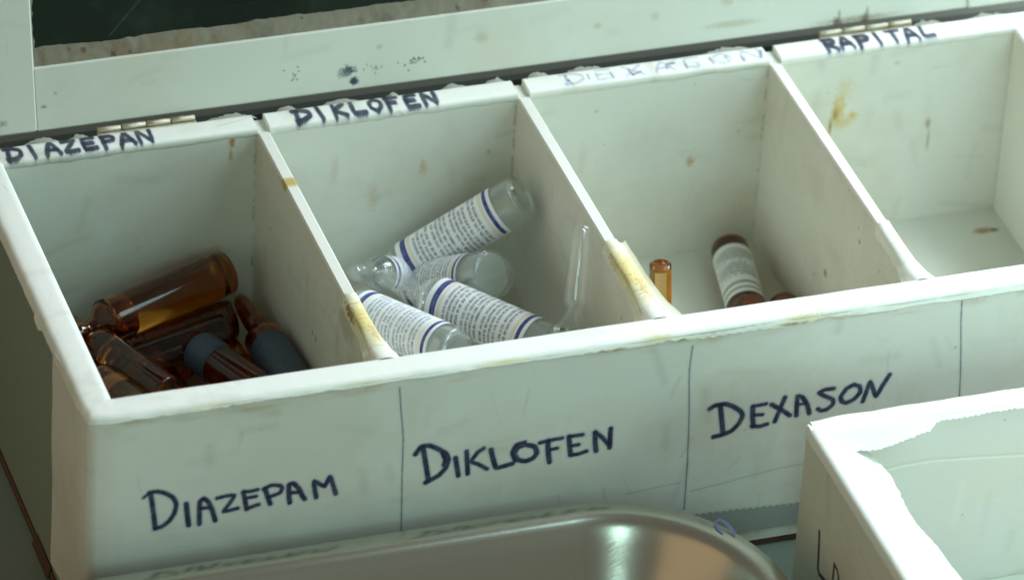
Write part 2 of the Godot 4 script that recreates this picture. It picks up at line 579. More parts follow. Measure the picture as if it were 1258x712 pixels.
func table() -> void:
	var st := begin()
	box(st, Vector3(-700, TABLE - 30, -650), Vector3(900, TABLE, 800), 2.0)
	var o := put("table", st, M.bench, self)
	tag(o, "grey-green bench top under the medicine case and the steel dish", "table")
	o.set_meta("kind", "structure")
	st = begin()
	box(st, Vector3(-700, TABLE + 0.2, -640), Vector3(900, -9.0, -21.0), 1.0)  # block added so that the gap under the lid reads dark
	o = put("gap_shade_block", st, plain(c8(86, 92, 82), 0.8), self)
	tag(o, "added dark block behind the medicine case that darkens the gap under the lid", "gap_shade_block")
	o.set_meta("kind", "structure")

# ------------------------------------------------------------------ the medicine case

# the way round the left and front walls: [pivot on the inner edge, outward, length along, corner factor]
func rim_way(step := 2.5, z_from := -6.2) -> Array:
	var out := []
	var s := 0.0
	var z := z_from
	while z < Z_FRONT - 0.5:
		out.append([Vector2(X_LEFT, z), Vector2(-1, 0), s, 1.0])
		z += step
		s += step
	s += Z_FRONT - (z - step)
	for k in 9:
		var a := PI - PI / 2 * k / 8.0
		var d := Vector2(cos(a), sin(a))
		out.append([Vector2(X_LEFT, Z_FRONT), d, s, lerpf(1.0, 1.0 / maxf(absf(d.x), absf(d.y)), 0.62)])
		if k < 8:
			s += 1.25
	var x := X_LEFT
	while x < 204.0:
		x += step
		s += step
		out.append([Vector2(x, Z_FRONT), Vector2(0, 1), s, 1.0])
	return out


func medicine_case() -> void:
	var case := thing("medicine_case", "white painted open case with handwritten names and four compartments", "medicine case")
	# print and stains
	var white := c8(224, 226, 216)
	var tb := Tex.new(-70, 2, 277, 68, 4.6, 4.6, white)
	tb.mottle(rng, 46, 5, 22, [c8(196, 196, 172), c8(206, 210, 202), c8(200, 190, 160)], 0.22)
	tb.specks(rng, 26, 0.25, 0.7, c8(150, 130, 96), 0.5)
	for s in [[-6.3, -2.6, 1.0, 2.2, 0.8], [-6.5, -6.6, 0.7, 2.4, 0.5], [42.6, -17.6, 1.3, 2.8, 0.3], [112.7, -26.9, 1.6, 1.8, 0.42], [20.0, -15.0, 1.2, 5.0, 0.12], [84.0, -22, 1.5, 6.0, 0.10], [30, -24, 2.0, 5.0, 0.14]]:
		tb.splat(s[0], s[1], s[2], s[3], c8(170, 106, 52), s[4], 0.6, 0.8)
	for s in [[151.4, -17.6, 2.2, 5.2, 0.62, 0], [150.6, -19.0, 1.1, 2.6, 0.6, 1], [149.6, -22.4, 0.55, 3.2, 0.8, 1], [155.4, -20.0, 1.5, 1.5, 0.7, 0], [153.0, -21.8, 3.6, 1.6, 0.4, 0], [152.6, -11.5, 3.0, 4.0, 0.22, 0]]:
		tb.splat(s[0], s[1], s[2], s[3], c8(206, 172, 84) if s[5] == 0 else c8(150, 116, 58), s[4], 0.7, 0.7)
	tb.splat(176.3, -25.4, 0.9, 1.9, c8(160, 134, 100), 0.6)
	tb.splat(176.8, -30.4, 0.45, 4.0, c8(150, 128, 100), 0.5)
	tb.splat(201.0, -28.9, 1.2, 3.6, c8(180, 150, 90), 0.5)
	tb.splat(166.0, -6.0, 1.0, 0.9, c8(170, 160, 120), 0.3)
	grime(tb, 150, 0.16)
	for d in DIVIDERS:       # gaps in the filler of the corners
		var y := -3.0
		while y > -42.0:
			var l := rng.randf_range(0.3, 4.0)
			tb.stroke(PackedVector2Array([Vector2(d - 0.35, y), Vector2(d - 0.35 + rng.randf_range(-0.1, 0.1), y - l)]), rng.randf_range(0.1, 0.3), c8(70, 72, 64), rng.randf_range(0.1, 0.65), 0.4)
			y -= l + rng.randf_range(0.3, 4.5)
	var st := begin()
	box(st, Vector3(-70, -63.7, -6.0), Vector3(206, -1.3, 0), 0.4, tb, "xy")
	var back := put("back_wall", st, printed(tb, 0.5), case)
	# strips of white tape on the back rim, with notches where the dividers sit
	var tr := Tex.new(-71, 8.0 * RIM_K, 278, 11 * RIM_K, 7.2, 9.0 / RIM_K, c8(238, 240, 232))
	tr.mottle(rng, 20, 2, 6, [c8(226, 224, 200), c8(228, 232, 228)], 0.3)
	ink(tr, INK_RIM, c8(30, 36, 52), 0.97, 0.2, true, 0.08)
	ink(tr, INK_FADED, c8(96, 100, 124), 0.75, 0.0, true, 0.15)
	ink(tr, INK_WORN, c8(150, 158, 190), 0.5, 0.0, true)
	for i in 26:
		tr.splat(rng.randf_range(70, 130), rng.randf_range(0.4, 3.4), rng.randf_range(0.6, 2.2), rng.randf_range(0.3, 0.8), c8(238, 240, 234), 0.7, 0.8, 0.6)
	grime(tr, 70, 0.2)
	var mr := printed(tr, 0.5)
	var cuts := [-70.4, 0.05, 3.1, 66.05, 69.1, 131.65, 134.7, 206.0]
	for k in 4:
		st = begin()
		var rings := []
		var uvs := []
		var n := int((cuts[2 * k + 1] - cuts[2 * k]) / 1.6)
		for i in n + 1:
			var x := lerpf(cuts[2 * k], cuts[2 * k + 1], float(i) / n)
			var w := n1(x * 0.06, 3.0) * 0.35
			var q := n1(x * 0.35, 9.0) * 0.12
			var prof := [Vector2(0.22, -1.9 + 0.7 * n1(x * 0.3, 5.5)), Vector2(0.22, -0.6), Vector2(0.05, 0.0), Vector2(-0.5, 0.25 + q * 0.5), Vector2(-2.0, 0.3 + q), Vector2(-3.4, 0.32), Vector2(-5.2, 0.3 - q), Vector2(-5.9 + q, 0.2), Vector2(-6.25 + q, -0.2), Vector2(-6.3 + q, -3.0)]
			var ring := PackedVector3Array()
			var row := PackedVector2Array()
			for p in prof:
				ring.append(Vector3(x, p.y, p.x + w * 0.3))
				row.append(tr.uv(x, (-p.x + minf(p.y, 0.0) * 0.35) * RIM_K))
			rings.append(ring)
			uvs.append(row)
		loft(st, rings, uvs, true, true)
		put("rim_strip", st, mr, case)
	# floor and cores of the other walls
	st = begin()
	var tf := Tex.new(-64, 1, 262, 101, 3.0, 3.0, c8(214, 215, 203))
	tf.mottle(rng, 40, 4, 16, [c8(190, 188, 164), c8(200, 204, 192)], 0.3)
	tf.splat(190.5, -9.5, 3.2, 1.6, c8(150, 104, 60), 0.7)
	tf.splat(193.5, -9.8, 1.4, 0.8, c8(70, 60, 50), 0.8)
	tf.specks(rng, 40, 0.3, 0.8, c8(130, 110, 80), 0.5)
	box(st, Vector3(X_LEFT - 0.2, FLOOR - 8, -0.2), Vector3(X_RIGHT + 0.2, FLOOR, Z_FRONT + 0.2), 0.2, tf, "xz")
	put("floor", st, flip_z(tf), case)
	st = begin()
	box(st, Vector3(-70, -63.7, -6), Vector3(X_LEFT, -0.4, Z_FRONT - 0.5), 0.4)
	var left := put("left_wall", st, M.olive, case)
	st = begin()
	box(st, Vector3(X_LEFT - 2.5, -63.7, Z_FRONT), Vector3(206, -0.4, 105.2), 0.4)
	var front := put("front_wall", st, M.white, case)
	st = begin()
	box(st, Vector3(X_RIGHT, -63.7, -0.1), Vector3(206, -0.2, Z_FRONT + 0.1), 0.5)
	put("right_wall", st, M.white, case)
	st = begin()
	box(st, Vector3(-70.6, -65.6, -6.4), Vector3(206.2, -63.75, 105.0), 0.3)
	put("base_board", st, M.wood, case)
	for fx in [-60.0, 60.0, 195.0]:
		for fz in [4.0, 92.0]:
			st = begin()
			box(st, Vector3(fx - 5, TABLE + 0.02, fz - 5), Vector3(fx + 5, -65.5, fz + 5), 0.1)
			put("foot", st, M.notch, case)
	# dividers, each with its own marks
	for k in 3:
		var d: float = DIVIDERS[k]
		var td := Tex.new(-1, 1, 101, 56, 4.0, 4.0, c8(222, 222, 210))
		td.mottle(rng, 22, 4, 16, [c8(196, 190, 166), c8(206, 204, 190), c8(200, 184, 150)], 0.25)
		td.specks(rng, 10, 0.3, 0.8, c8(140, 96, 56), 0.6)
		grime(td, 70, 0.16)
		td.stroke(PackedVector2Array([Vector2(-2, 0.0), Vector2(101, 0.0)]), 3.4, c8(226, 227, 217), 1.0, 0.6, 0.2)
		if k == 0:
			td.splat(22.5, -1.5, 2.6, 1.7, c8(180, 150, 60), 0.75, 0.3, 0.5)
			td.splat(74, -7, 8, 6, c8(150, 140, 110), 0.35)
		if k == 2:
			td.splat(46, -33, 1.2, 1.4, c8(150, 96, 56), 0.7)
		st = begin()
		var sag := 0.3 * k
		box(st, Vector3(d, FLOOR - 0.3, -0.3), Vector3(d + 3.0, -1.0 - sag * 0.3, Z_FRONT + 0.3), 0.35, td, "zy")
		put("divider", st, printed(td, 0.55), case)
		saddle(case, k)
	rim_tape(case)
	paper_cover(front)
	lower_tape(front)
	left_flap(left)
	scraps(back)
	lid(case)


func flip_z(t: Tex) -> StandardMaterial3D:
	return printed(t, 0.6)


# white tape folded over the top of the left and front walls
func rim_tape(case: Node3D) -> void:
	var way := rim_way(1.25)
	var total: float = way[-1][2]
	var t := Tex.new(0, 4.2, total + 1, 13.5, 2046.0 / (total + 1.5), 8.0, c8(238, 240, 232))
	t.mottle(rng, 40, 1.5, 5, [c8(230, 226, 204), c8(230, 234, 230)], 0.35)
	var s0: float = 0.0      # where the front begins
	for w in way:
		if w[1].y > 0.99:
			s0 = w[2] - 0.0
			break
	grime(t, 90, 0.14)
	# browned lower edge on the front, its thin shadow line painted in
	for i in 210:
		var x := -58.0 + i * 0.85
		var a := clampf(0.35 + 1.1 * n1(x * 0.05, 17.0), 0.0, 0.8)
		if x > 74.0 and x < 92.0 or x > 112.0:
			a *= 0.25
		t.splat(s0 + x + 63.0, -6.3 + 0.4 * n1(x * 0.4, 2.0), 1.1, 0.5, c8(124, 98, 58) if n1(x * 0.11, 33.0) > -0.2 else c8(206, 186, 120), a, 0.6, 0.8)
	for s in [[65.0, -5.2, 4.5, 1.0, 0.55], [101.0, -5.2, 7.0, 1.2, 0.6], [-42.0, -5.2, 6.0, 0.8, 0.3], [28.0, -5.2, 9.0, 0.7, 0.5], [-6.0, -5.2, 7.0, 0.6, 0.3], [64.0, -4.0, 5.0, 3.0, 0.18]]:
		t.splat(s0 + s[0] + 63.0, s[1], s[2], s[3], c8(214, 192, 112), s[4], 0.7, 0.9)
	var rings := []
	var uvs := []
	for w in way:
		var p: Vector2 = w[0]
		var o: Vector2 = w[1]
		var s: float = w[2]
		var c: float = w[3]
		var x: float = p.x if o.y > 0.5 else -70.0
		var q := n1(s * 0.05, 1.0) * 0.35
		var r := n1(s * 0.3, 2.0) * 0.14
		var rag := -1.25 + 0.4 * n1(s * 0.07, 8.0) + 0.25 * n1(s * 0.9, 4.0)
		if o.y > 0.99 and p.x > 30.0:
			rag -= 0.5 * smoothstep(30.0, 60.0, p.x)
		if o.y > 0.99 and p.x > 72.0 and p.x < 112.0:      # cut by the tape's saw edge
			rag = -2.0 + 0.3 * (0.55 if int(s / 1.25) % 2 == 0 else -0.55) + 0.3 * n1(s * 0.1, 6.0)
		if o.x < -0.99:
			rag = -1.7 + 0.7 * n1(s * 0.1, 8.0) + 0.3 * n1(s * 0.9, 4.0)
			if p.y > 62.0 and p.y < 66.0:
				rag -= 0.8
		var lift := 0.25 + 0.3 * maxf(0.0, n1(s * 0.12, 21.0)) + (0.45 if o.x < -0.99 and p.y > 61.0 and p.y < 66.0 else 0.0)
		var prof := [Vector2(-0.25, -2.6 + 0.5 * n1(s * 0.5, 7.0)), Vector2(-0.25, -0.8), Vector2(-0.12, -0.15), Vector2(0.5, 0.25), Vector2(1.6, 0.32 + r), Vector2(4.0, 0.34 - r), Vector2(5.6, 0.28 + r), Vector2(6.5, 0.05), Vector2(7.0, -0.45), Vector2(7.2 + lift * 0.4, rag * 0.6), Vector2(7.3 + lift, rag)]
		var ring := PackedVector3Array()
		var row := PackedVector2Array()
		var run := 0.0
		for i in prof.size():
			var f: Vector2 = prof[i]
			if i > 0:
				run += (f - prof[i - 1]).length()
			var d := f.x * (c if f.x > 1.0 else 1.0) + (q * 0.7 if f.x > 3.0 else 0.0)
			ring.append(Vector3(p.x + o.x * d, f.y + q * 0.3, p.y + o.y * d))
			row.append(t.uv(s, 4.0 - run * 12.2 / 13.4))
		rings.append(ring)
		uvs.append(row)
	var st := begin()
	loft(st, rings, uvs)
	put("rim_tape", st, printed(t, 0.5), case)


# the sheet of white paper round the front and the front left corner, with the handwriting
func paper_cover(parent: Node3D) -> void:
	var t := Tex.new(-112, 1.0, 319, 66, 6.4, 6.4, c8(222, 224, 214))
	t.mottle(rng, 60, 6, 26, [c8(204, 204, 186), c8(212, 216, 208), c8(206, 198, 172), c8(230, 232, 226)], 0.28)
	t.specks(rng, 16, 0.25, 0.55, c8(120, 110, 90), 0.5)
	for i in 34:
		var gx := rng.randf_range(-66, 200)
		var gy := rng.randf_range(-60, -6)
		t.stroke(PackedVector2Array([Vector2(gx, gy), Vector2(gx + rng.randf_range(-3, 3), gy - rng.randf_range(1, 9))]), rng.randf_range(0.1, 0.5), c8(150, 146, 122), rng.randf_range(0.08, 0.3), 0.9, 0.4)
	for i in 60:
		t.splat(rng.randf_range(-66, 200), rng.randf_range(-63, -56), rng.randf_range(2, 7), rng.randf_range(0.8, 2.5), c8(160, 156, 134), rng.randf_range(0.1, 0.35), 0.8, 0.9)
		t.splat(rng.randf_range(-66, 200), rng.randf_range(-4, -1), rng.randf_range(2, 7), rng.randf_range(0.5, 1.6), c8(176, 160, 120), rng.randf_range(0.05, 0.3), 0.8, 0.9)
	ink(t, INK_FRONT, c8(26, 32, 56), 0.97, 0.36, false, 0.28)
	for l in ["2.7,-3.5 3.2,-9 4.2,-18 4.4,-29 4.9,-43.6 5,-46", "73.4,-4 73.1,-11 74.0,-24 74.6,-37 74.8,-51", "140.2,-2.6 140.5,-8 141.6,-18 142.5,-30 142.5,-48"]:
		ink(t, [[0.22, l]], c8(52, 54, 66), 0.8, 0.12)
	ink(t, [[0.5, "76,-46 86,-45 97,-43.5 106,-43"], [0.4, "60,-44 68,-43.2 73,-43"]], c8(170, 172, 160), 0.5, 0.0)
	grime(t, 170, 0.14)
	var rings := []
	var uvs := []
	var pts := []
	for w in rim_way(2.0, 76.5):
		var o: Vector2 = w[1]
		var p: Vector2 = w[0]
		var x: float = p.x + o.x * 7.05 * w[3]
		var z: float = p.y + o.y * 7.05 * w[3]
		pts.append([x, z, o])
	var s := -70.0 - 29.0
	for i in pts.size():
		if i > 0:
			s += Vector2(pts[i][0] - pts[i - 1][0], pts[i][1] - pts[i - 1][1]).length()
		pts[i].append(s)
	# shift so that the print lies at its x on the front
	var shift := 0.0
	for q in pts:
		if q[2].y > 0.99 and q[0] > -60.0:
			shift = q[0] - q[3]
			break
	for q in pts:
		var ring := PackedVector3Array()
		var row := PackedVector2Array()
		for j in 17:
			var y := lerpf(-0.6, -63.5, j / 16.0)
			if q[2].x < -0.99:
				y = lerpf(-0.6, -60.5, j / 16.0)
			var f := sin(PI * j / 16.0)
			var b := f * (0.45 * n1(q[3] * 0.02, y * 0.03, 4.0) + 0.12 * n1(q[3] * 0.1, y * 0.1, 2.0)) + 0.12
			if q[2].x < -0.99 and q[1] < 84.0:
				b += 0.7 * (84.0 - q[1]) / 8.0 * (0.6 + 0.4 * n1(y * 0.05, 7.0))
			ring.append(Vector3(q[0] + q[2].x * b, y, q[1] + q[2].y * b))
			row.append(t.uv(q[3] + shift, y))
		rings.append(ring)
		uvs.append(row)
	var st := begin()
	loft(st, rings, uvs)
	put("paper_cover", st, printed(t, 0.75), parent)


# strip of tape with a saw-cut upper edge along the foot of the front
func lower_tape(parent: Node3D) -> void:
	var rings := []
	var x := 66.0
	var k := 0
	while x < 204.0:
		var up := -52.6 - (x - 74.0) * 0.055 + (0.28 if k % 2 == 0 else -0.28) + 0.25 * n1(x * 0.2)
		if x > 120.0:
			up = -55.0 + 0.3 * n1(x * 0.2)
		var ring := PackedVector3Array()
		for j in 5:
			ring.append(Vector3(x, lerpf(up, -60.2 + 0.3 * n1(x * 0.06, 3.0), j / 4.0), 106.0 + 0.1 * n1(x * 0.1, j)))
		rings.append(ring)
		x += 0.85
		k += 1
	var st := begin()
	loft(st, rings, plain_uvs(rings))
	put("lower_tape", st, M.grey_tape if M.has("grey_tape") else plain(c8(158, 166, 160), 0.45), parent)


# browned scrap of tape that hangs from the lower edge of the left wall
func left_flap(parent: Node3D) -> void:
	var rings := []
	for i in 9:
		var z := lerpf(62.0, 76.0, i / 8.0)
		var ring := PackedVector3Array()
		for j in 4:
			ring.append(Vector3(-70.3 - j * 0.35 - 0.3 * n1(z * 0.3, j), -62.6 - j * 1.0 + 0.4 * n1(z * 0.4, j * 2.0), z + 0.3 * n1(j, z)))
		rings.append(ring)
	var st := begin()
	loft(st, rings, plain_uvs(rings))
	put("brown_tape", st, plain(c8(92, 62, 44), 0.6), parent)


# old tape over the joint of a divider and the front rim
func saddle(case: Node3D, k: int) -> void:
	var d: float = DIVIDERS[k]
	var z0: float = [71.0, 65.0, 73.0][k]
	var t := Tex.new(0, 34, 14, 34, 9, 9, c8(232, 230, 206) if k < 2 else c8(238, 240, 230))
	if k < 2:
		t.splat(7, 20, 8, 13, c8(232, 222, 160), 0.9, 0.4, 0.7)
		t.splat(7, 24, 5, 8, c8(220, 200, 122), 0.6, 0.8, 0.9)
		t.splat(8.5, 15, 2.2, 6, c8(186, 150, 92), 0.6, 0.9, 0.7)
		t.splat(2.5, 27, 2.6, 5, c8(150, 108, 52), 0.85 if k == 0 else 0.25, 0.8, 0.6)
		t.splat(4.5, 19, 1.6, 5, c8(196, 168, 90), 0.7, 0.8, 0.8)
		t.splat(7, 2, 8, 7, c8(238, 240, 230), 0.95, 0.4, 0.8)
		t.stroke(PackedVector2Array([Vector2(10.2, 33), Vector2(10.0, 26), Vector2(10.6, 17), Vector2(10.3, 9), Vector2(11, 4)]), 0.4, c8(120, 96, 54), 0.8 if k == 1 else 0.35, 0.5, 0.5)
		t.stroke(PackedVector2Array([Vector2(3.6, 30), Vector2(4.0, 22), Vector2(3.4, 13), Vector2(2.6, 5)]), 0.25, c8(150, 122, 70), 0.5, 0.4, 0.4)
	else:
		t.splat(10.0, 22, 1.0, 7, c8(216, 204, 150), 0.7, 0.8, 0.8)
		t.stroke(PackedVector2Array([Vector2(9.8, 33), Vector2(10.4, 22), Vector2(10.2, 12)]), 0.3, c8(150, 140, 104), 0.5, 0.4, 0.4)
	for i in 7:
		var cy := rng.randf_range(6, 31)
		t.stroke(PackedVector2Array([Vector2(rng.randf_range(1, 5), cy), Vector2(6.5, cy + rng.randf_range(-0.7, 0.7)), Vector2(rng.randf_range(8, 12.5), cy + rng.randf_range(-1.2, 1.2))]), 0.1, c8(128, 104, 62) if k < 2 else c8(170, 168, 150), rng.randf_range(0.3, 0.75), 0.18, 0.2)
	for i in 5:
		t.stroke(PackedVector2Array([Vector2(rng.randf_range(2, 6), rng.randf_range(4, 32)), Vector2(rng.randf_range(7, 12), rng.randf_range(4, 32))]), 0.12, c8(196, 190, 150), 0.5, 0.25, 0.2)
	var rings := []
	var uvs := []
	var n := 26
	for i in n + 1:
		var f := float(i) / n
		var z := lerpf(z0, 98.9, f)
		var flare := 3.2 * pow(f, 3.0) + (0.35 if k == 1 else 0.1)
		var rise := lerpf(-0.78, 0.42, smoothstep(0.72, 1.0, f))
		var j := func(a: float) -> float: return 0.3 * n1(z * 0.1, a * 0.9, k * 9.0) + 0.06 * n1(z * 0.9, a * 5.0, k)
		var lift := 0.35 * exp(-f * 18.0)
		var prof := [Vector2(d - 0.45 - flare + j.call(1.0) * 0.6, -3.9 + 1.2 * n1(z * 0.16, 1.0, k) + f * 1.2), Vector2(d - 0.3 - flare * 0.6, -2.1), Vector2(d - 0.16 - flare * 0.22, rise - 0.5), Vector2(d + 0.25, rise + 0.04 + lift), Vector2(d + 1.5, rise + 0.1 + lift + 0.35 * j.call(4.0)), Vector2(d + 2.8, rise + 0.02 + lift), Vector2(d + 3.25 + flare * 0.22, rise - 0.5), Vector2(d + 3.4 + flare * 0.6 + absf(j.call(7.0)), -2.0), Vector2(d + 3.7 + flare + absf(j.call(8.0)) * 1.8, -3.3 + f * 0.8 + 0.9 * n1(z * 0.2, 2.0, k))]
		if k == 1:      # the right flank of this one has come loose and stands up
			prof[7] = Vector2(d + 3.9 + flare * 0.5 + absf(j.call(7.0)), -1.1 + rise * 0.5)
			prof[8] = Vector2(d + 4.7 + flare * 0.8 + absf(j.call(8.0)), -0.7 + rise * 0.5 + 0.5 * j.call(9.0))
		var ring := PackedVector3Array()
		var row := PackedVector2Array()
		for m in prof.size():
			ring.append(Vector3(prof[m].x, prof[m].y, z + (0.8 * n1(m * 0.9, k * 4.0) if i == 0 else 0.0)))
			row.append(t.uv(14.0 * m / 8.0, 34.0 * (1.0 - f)))
		rings.append(ring)
		uvs.append(row)
	var st := begin()
	loft(st, rings, uvs)
	put("joint_tape", st, printed(t, 0.5), case)


# torn ends of paper and tape in the gap between rim and lid
func scraps(parent: Node3D) -> void:
	for s in [[-56.5, -46.0, 0.3], [-45.5, -39.5, 0.7], [-12.0, 2.0, -0.4], [16.5, 29.0, -0.2], [34.5, 38.0, 0.3], [47.5, 56.0, -0.2], [70.5, 77.0, 0.8], [115.0, 131.0, 0.2], [171.0, 182.0, -0.3], [6.0, 13.0, -0.6], [80.0, 92.0, -0.8], [59.0, 66.0, -0.7], [186.0, 199.0, -0.7], [-30.0, -18.0, -0.6]]:
		var rings := []
		var n := int((s[1] - s[0]) / 0.8) + 3
		for i in n + 1:
			var x := lerpf(s[0], s[1], float(i) / n)
			var f := sin(PI * i / n)
			var ring := PackedVector3Array()
			for j in 6:
				var g := j / 5.0
				var torn := 0.65 + 0.35 * signf(n1(x * 0.35, s[0])) * absf(n1(x * 0.9, s[0] * 0.3)) + 0.25 * n1(x * 1.7, 4.0)
				ring.append(Vector3(x + 0.5 * n1(x * 0.6, j * 0.7, 3.0), -0.1 - 0.9 * (1.0 - f) + 0.32 * s[2] * g * (0.6 + n1(x * 0.5, g)), -6.0 - g * 3.6 * torn * sqrt(maxf(f, 0.0))))
			rings.append(ring)
		var st := begin()
		loft(st, rings, plain_uvs(rings))
		put("torn_paper", st, M.paper, parent)


func lid(case: Node3D) -> void:
	var lean := deg_to_rad(15.0)
	var b := Basis(Vector3(1, 0, 0), -lean)
	var at := Transform3D(b, Vector3(0, 1.2, -9.5))      # x along, y up the lid, z out of its face
	var t := Tex.new(-70, 105, 277, 105, 4.6, 4.6, c8(214, 218, 206))
	t.mottle(rng, 46, 5, 22, [c8(200, 200, 182), c8(206, 212, 204), c8(206, 194, 166)], 0.25)
	for s in [[-50, 6, 0.9, 0.5, 0.7], [-47, 9, 0.5, 0.5, 0.4], [90, 8, 1.4, 0.9, 0.22], [124, 10, 2, 1.5, 0.2], [60, 9, 2.2, 1.8, 0.2], [34, 10, 1.0, 0.8, 0.25], [105, 8.5, 1.5, 1.5, 0.15], [125, 4, 9, 1.2, 0.25]]:
		t.splat(s[0], s[1], s[2], s[3], c8(140, 120, 80), s[4])
	t.splat(25.9, 5.0, 2.2, 1.5, c8(58, 70, 84), 0.85, 0.6, 0.6)
	t.splat(27.2, 2.2, 1.35, 1.2, c8(38, 48, 66), 0.95, 0.3, 0.5)
	t.splat(24.4, 4.4, 1.6, 1.5, c8(110, 122, 124), 0.5)
	for i in 16:
		t.splat(42.9 + rng.randfn(0, 1.1), 5.0 + rng.randfn(0, 0.6), 0.35, 0.35, c8(60, 70, 74), 0.6)
	for i in 9:
		t.splat(12.0 + rng.randfn(0, 1.0), 5.6 + rng.randfn(0, 1.2), 0.4, 0.3, c8(70, 84, 84), 0.5)
	for i in 12:
		t.splat(33.0 + rng.randfn(0, 3.0), 4.8 + rng.randfn(0, 0.5), 0.3, 0.5, c8(110, 120, 118), 0.45)
	for x in [153.0, 160.5]:
		t.splat(x, 0.9, 1.4, 1.5, c8(74, 56, 38), 0.75, 0.7, 0.8)
		t.splat(x + 0.6, 2.6, 0.5, 1.6, c8(90, 74, 54), 0.5, 0.7, 0.8)
	t.splat(158, 1, 12, 1.1, c8(110, 84, 56), 0.5, 0.8, 0.9)
	t.splat(-66, 2, 5, 2.0, c8(150, 140, 112), 0.6, 0.6, 0.9)
	t.splat(-60.5, 3, 1.4, 1.0, c8(90, 96, 90), 0.5, 0.6, 0.9)
	grime(t, 120, 0.14)
	var m := printed(t, 0.45)
	var st := begin()
	box(st, Vector3(-52.0, 0, -10), Vector3(188, 15.9, 0), 0.35, t, "xy", at)
	box(st, Vector3(-52.0, 84, -10), Vector3(188, 100, 0), 0.35, t, "xy", at)
	box(st, Vector3(-70.5, -0.3, -10), Vector3(-52.2, 100.3, 0.25), 0.45, t, "xy", at * Transform3D(Basis(Vector3.BACK, -0.006), Vector3(0.3, 0, 0)))
	box(st, Vector3(188.1, -0.2, -10), Vector3(206, 100.2, 0.2), 0.45, t, "xy", at)
	var frame := put("lid", st, m, case)
	var tg := Tex.new(-54, 87, 244, 74, 4, 4, c8(34, 44, 36))  # opaque pane: the dark view through the glass is put into its colour
	tg.mottle(rng, 40, 4, 16, [c8(46, 58, 48), c8(26, 32, 27), c8(54, 62, 52)], 0.6)
	tg.mottle(rng, 30, 1, 4, [c8(70, 78, 66)], 0.3)
	grime(tg, 70, 0.2, [c8(84, 92, 80), c8(60, 70, 60)])
	tg.stroke(PackedVector2Array([Vector2(-32, 20), Vector2(-22, 30), Vector2(-12, 38)]), 0.3, c8(104, 112, 100), 0.6, 0.4, 0.1)
	st = begin()
	box(st, Vector3(-53, 14.5, -7.4), Vector3(189, 85, -4.4), 0.1, tg, "xy", at)
	var gm := printed(tg, 0.28)
	gm.metallic_specular = 0.25
	put("glass_pane", st, gm, frame)
	# old putty along the lower and left edges of the pane
	var tp := Tex.new(-54, 26, 244, 14, 8, 12, c8(122, 119, 101))
	tp.mottle(rng, 120, 1.0, 4.0, [c8(96, 94, 80), c8(124, 104, 76), c8(148, 147, 130), c8(108, 86, 60)], 0.75)
	tp.specks(rng, 60, 0.3, 0.9, c8(60, 54, 44), 0.7)
	var rings := []
	var uvs := []
	var x := -52.5
	while x < 188.6:
		var ring := PackedVector3Array()
		var row := PackedVector2Array()
		var hgt := 3.7 + 0.8 * n1(x * 0.05, 2.0) + 0.3 * n1(x * 0.3, 5.0)
		for j in 7:
			var g := j / 6.0
			ring.append(at * Vector3(x, 15.6 + hgt * g, lerpf(-0.7, -4.2, pow(g, 1.3)) + (0.55 * n1(x * 0.16, g * 3.0, 2.0) + 0.3 * n1(x * 0.6, g * 5.0)) * sin(PI * clampf(g + 0.1, 0, 1))))
			row.append(tp.uv(x, 15.0 + hgt * g))
		rings.append(ring)
		uvs.append(row)
		x += 0.7
	st = begin()
	loft(st, rings, uvs)
	put("putty", st, printed(tp, 0.85), frame)
	rings = []
	var y := 17.0
	while y < 84.0:
		var ring := PackedVector3Array()
		for j in 5:
			var g := j / 4.0
			ring.append(at * Vector3(-52.6 + (2.2 + 0.6 * n1(y * 0.3)) * g, y, lerpf(-0.5, -4.3, g) + 0.3 * n1(y * 0.6, g * 3.0)))
		rings.append(ring)
		y += 1.0
	st = begin()
	loft(st, rings, plain_uvs(rings))
	put("putty", st, M.grime, frame)
	# two piano hinges: knuckles on a pin, and the leaf screwed to the rim
	for h in [[-38.0, -13.5, -7.2, -7.3], [147.2, 172.0, -6.5, -7.0]]:
		var hn: Node3D = null
		for k in 4:
			var x0: float = lerpf(h[0], h[1], k / 4.0) + 0.12
			var x1: float = lerpf(h[0], h[1], (k + 1) / 4.0) - 0.12
			rings = []
			for q in [[x0, 0.55], [x0 + 0.1, 0.78], [x1 - 0.1, 0.78], [x1, 0.55]]:
				var ring := PackedVector3Array()
				for a in 14:
					ring.append(Vector3(q[0], 0.75 + 0.06 * (k % 2) + q[1] * sin(TAU * a / 14), -7.2 + q[1] * cos(TAU * a / 14)))
				rings.append(ring)
			st = begin()
			loft(st, rings, plain_uvs(rings), true, true)
			if hn == null:
				hn = put("hinge", st, M.hinge, case)
			else:
				put("knuckle", st, M.hinge, hn)
		st = begin()
		box(st, Vector3(h[0], -0.1, -7.4), Vector3(h[1], 0.36, -5.9), 0.1)
		put("hinge_leaf", st, M.hinge, hn)

# ------------------------------------------------------------------ the steel dish

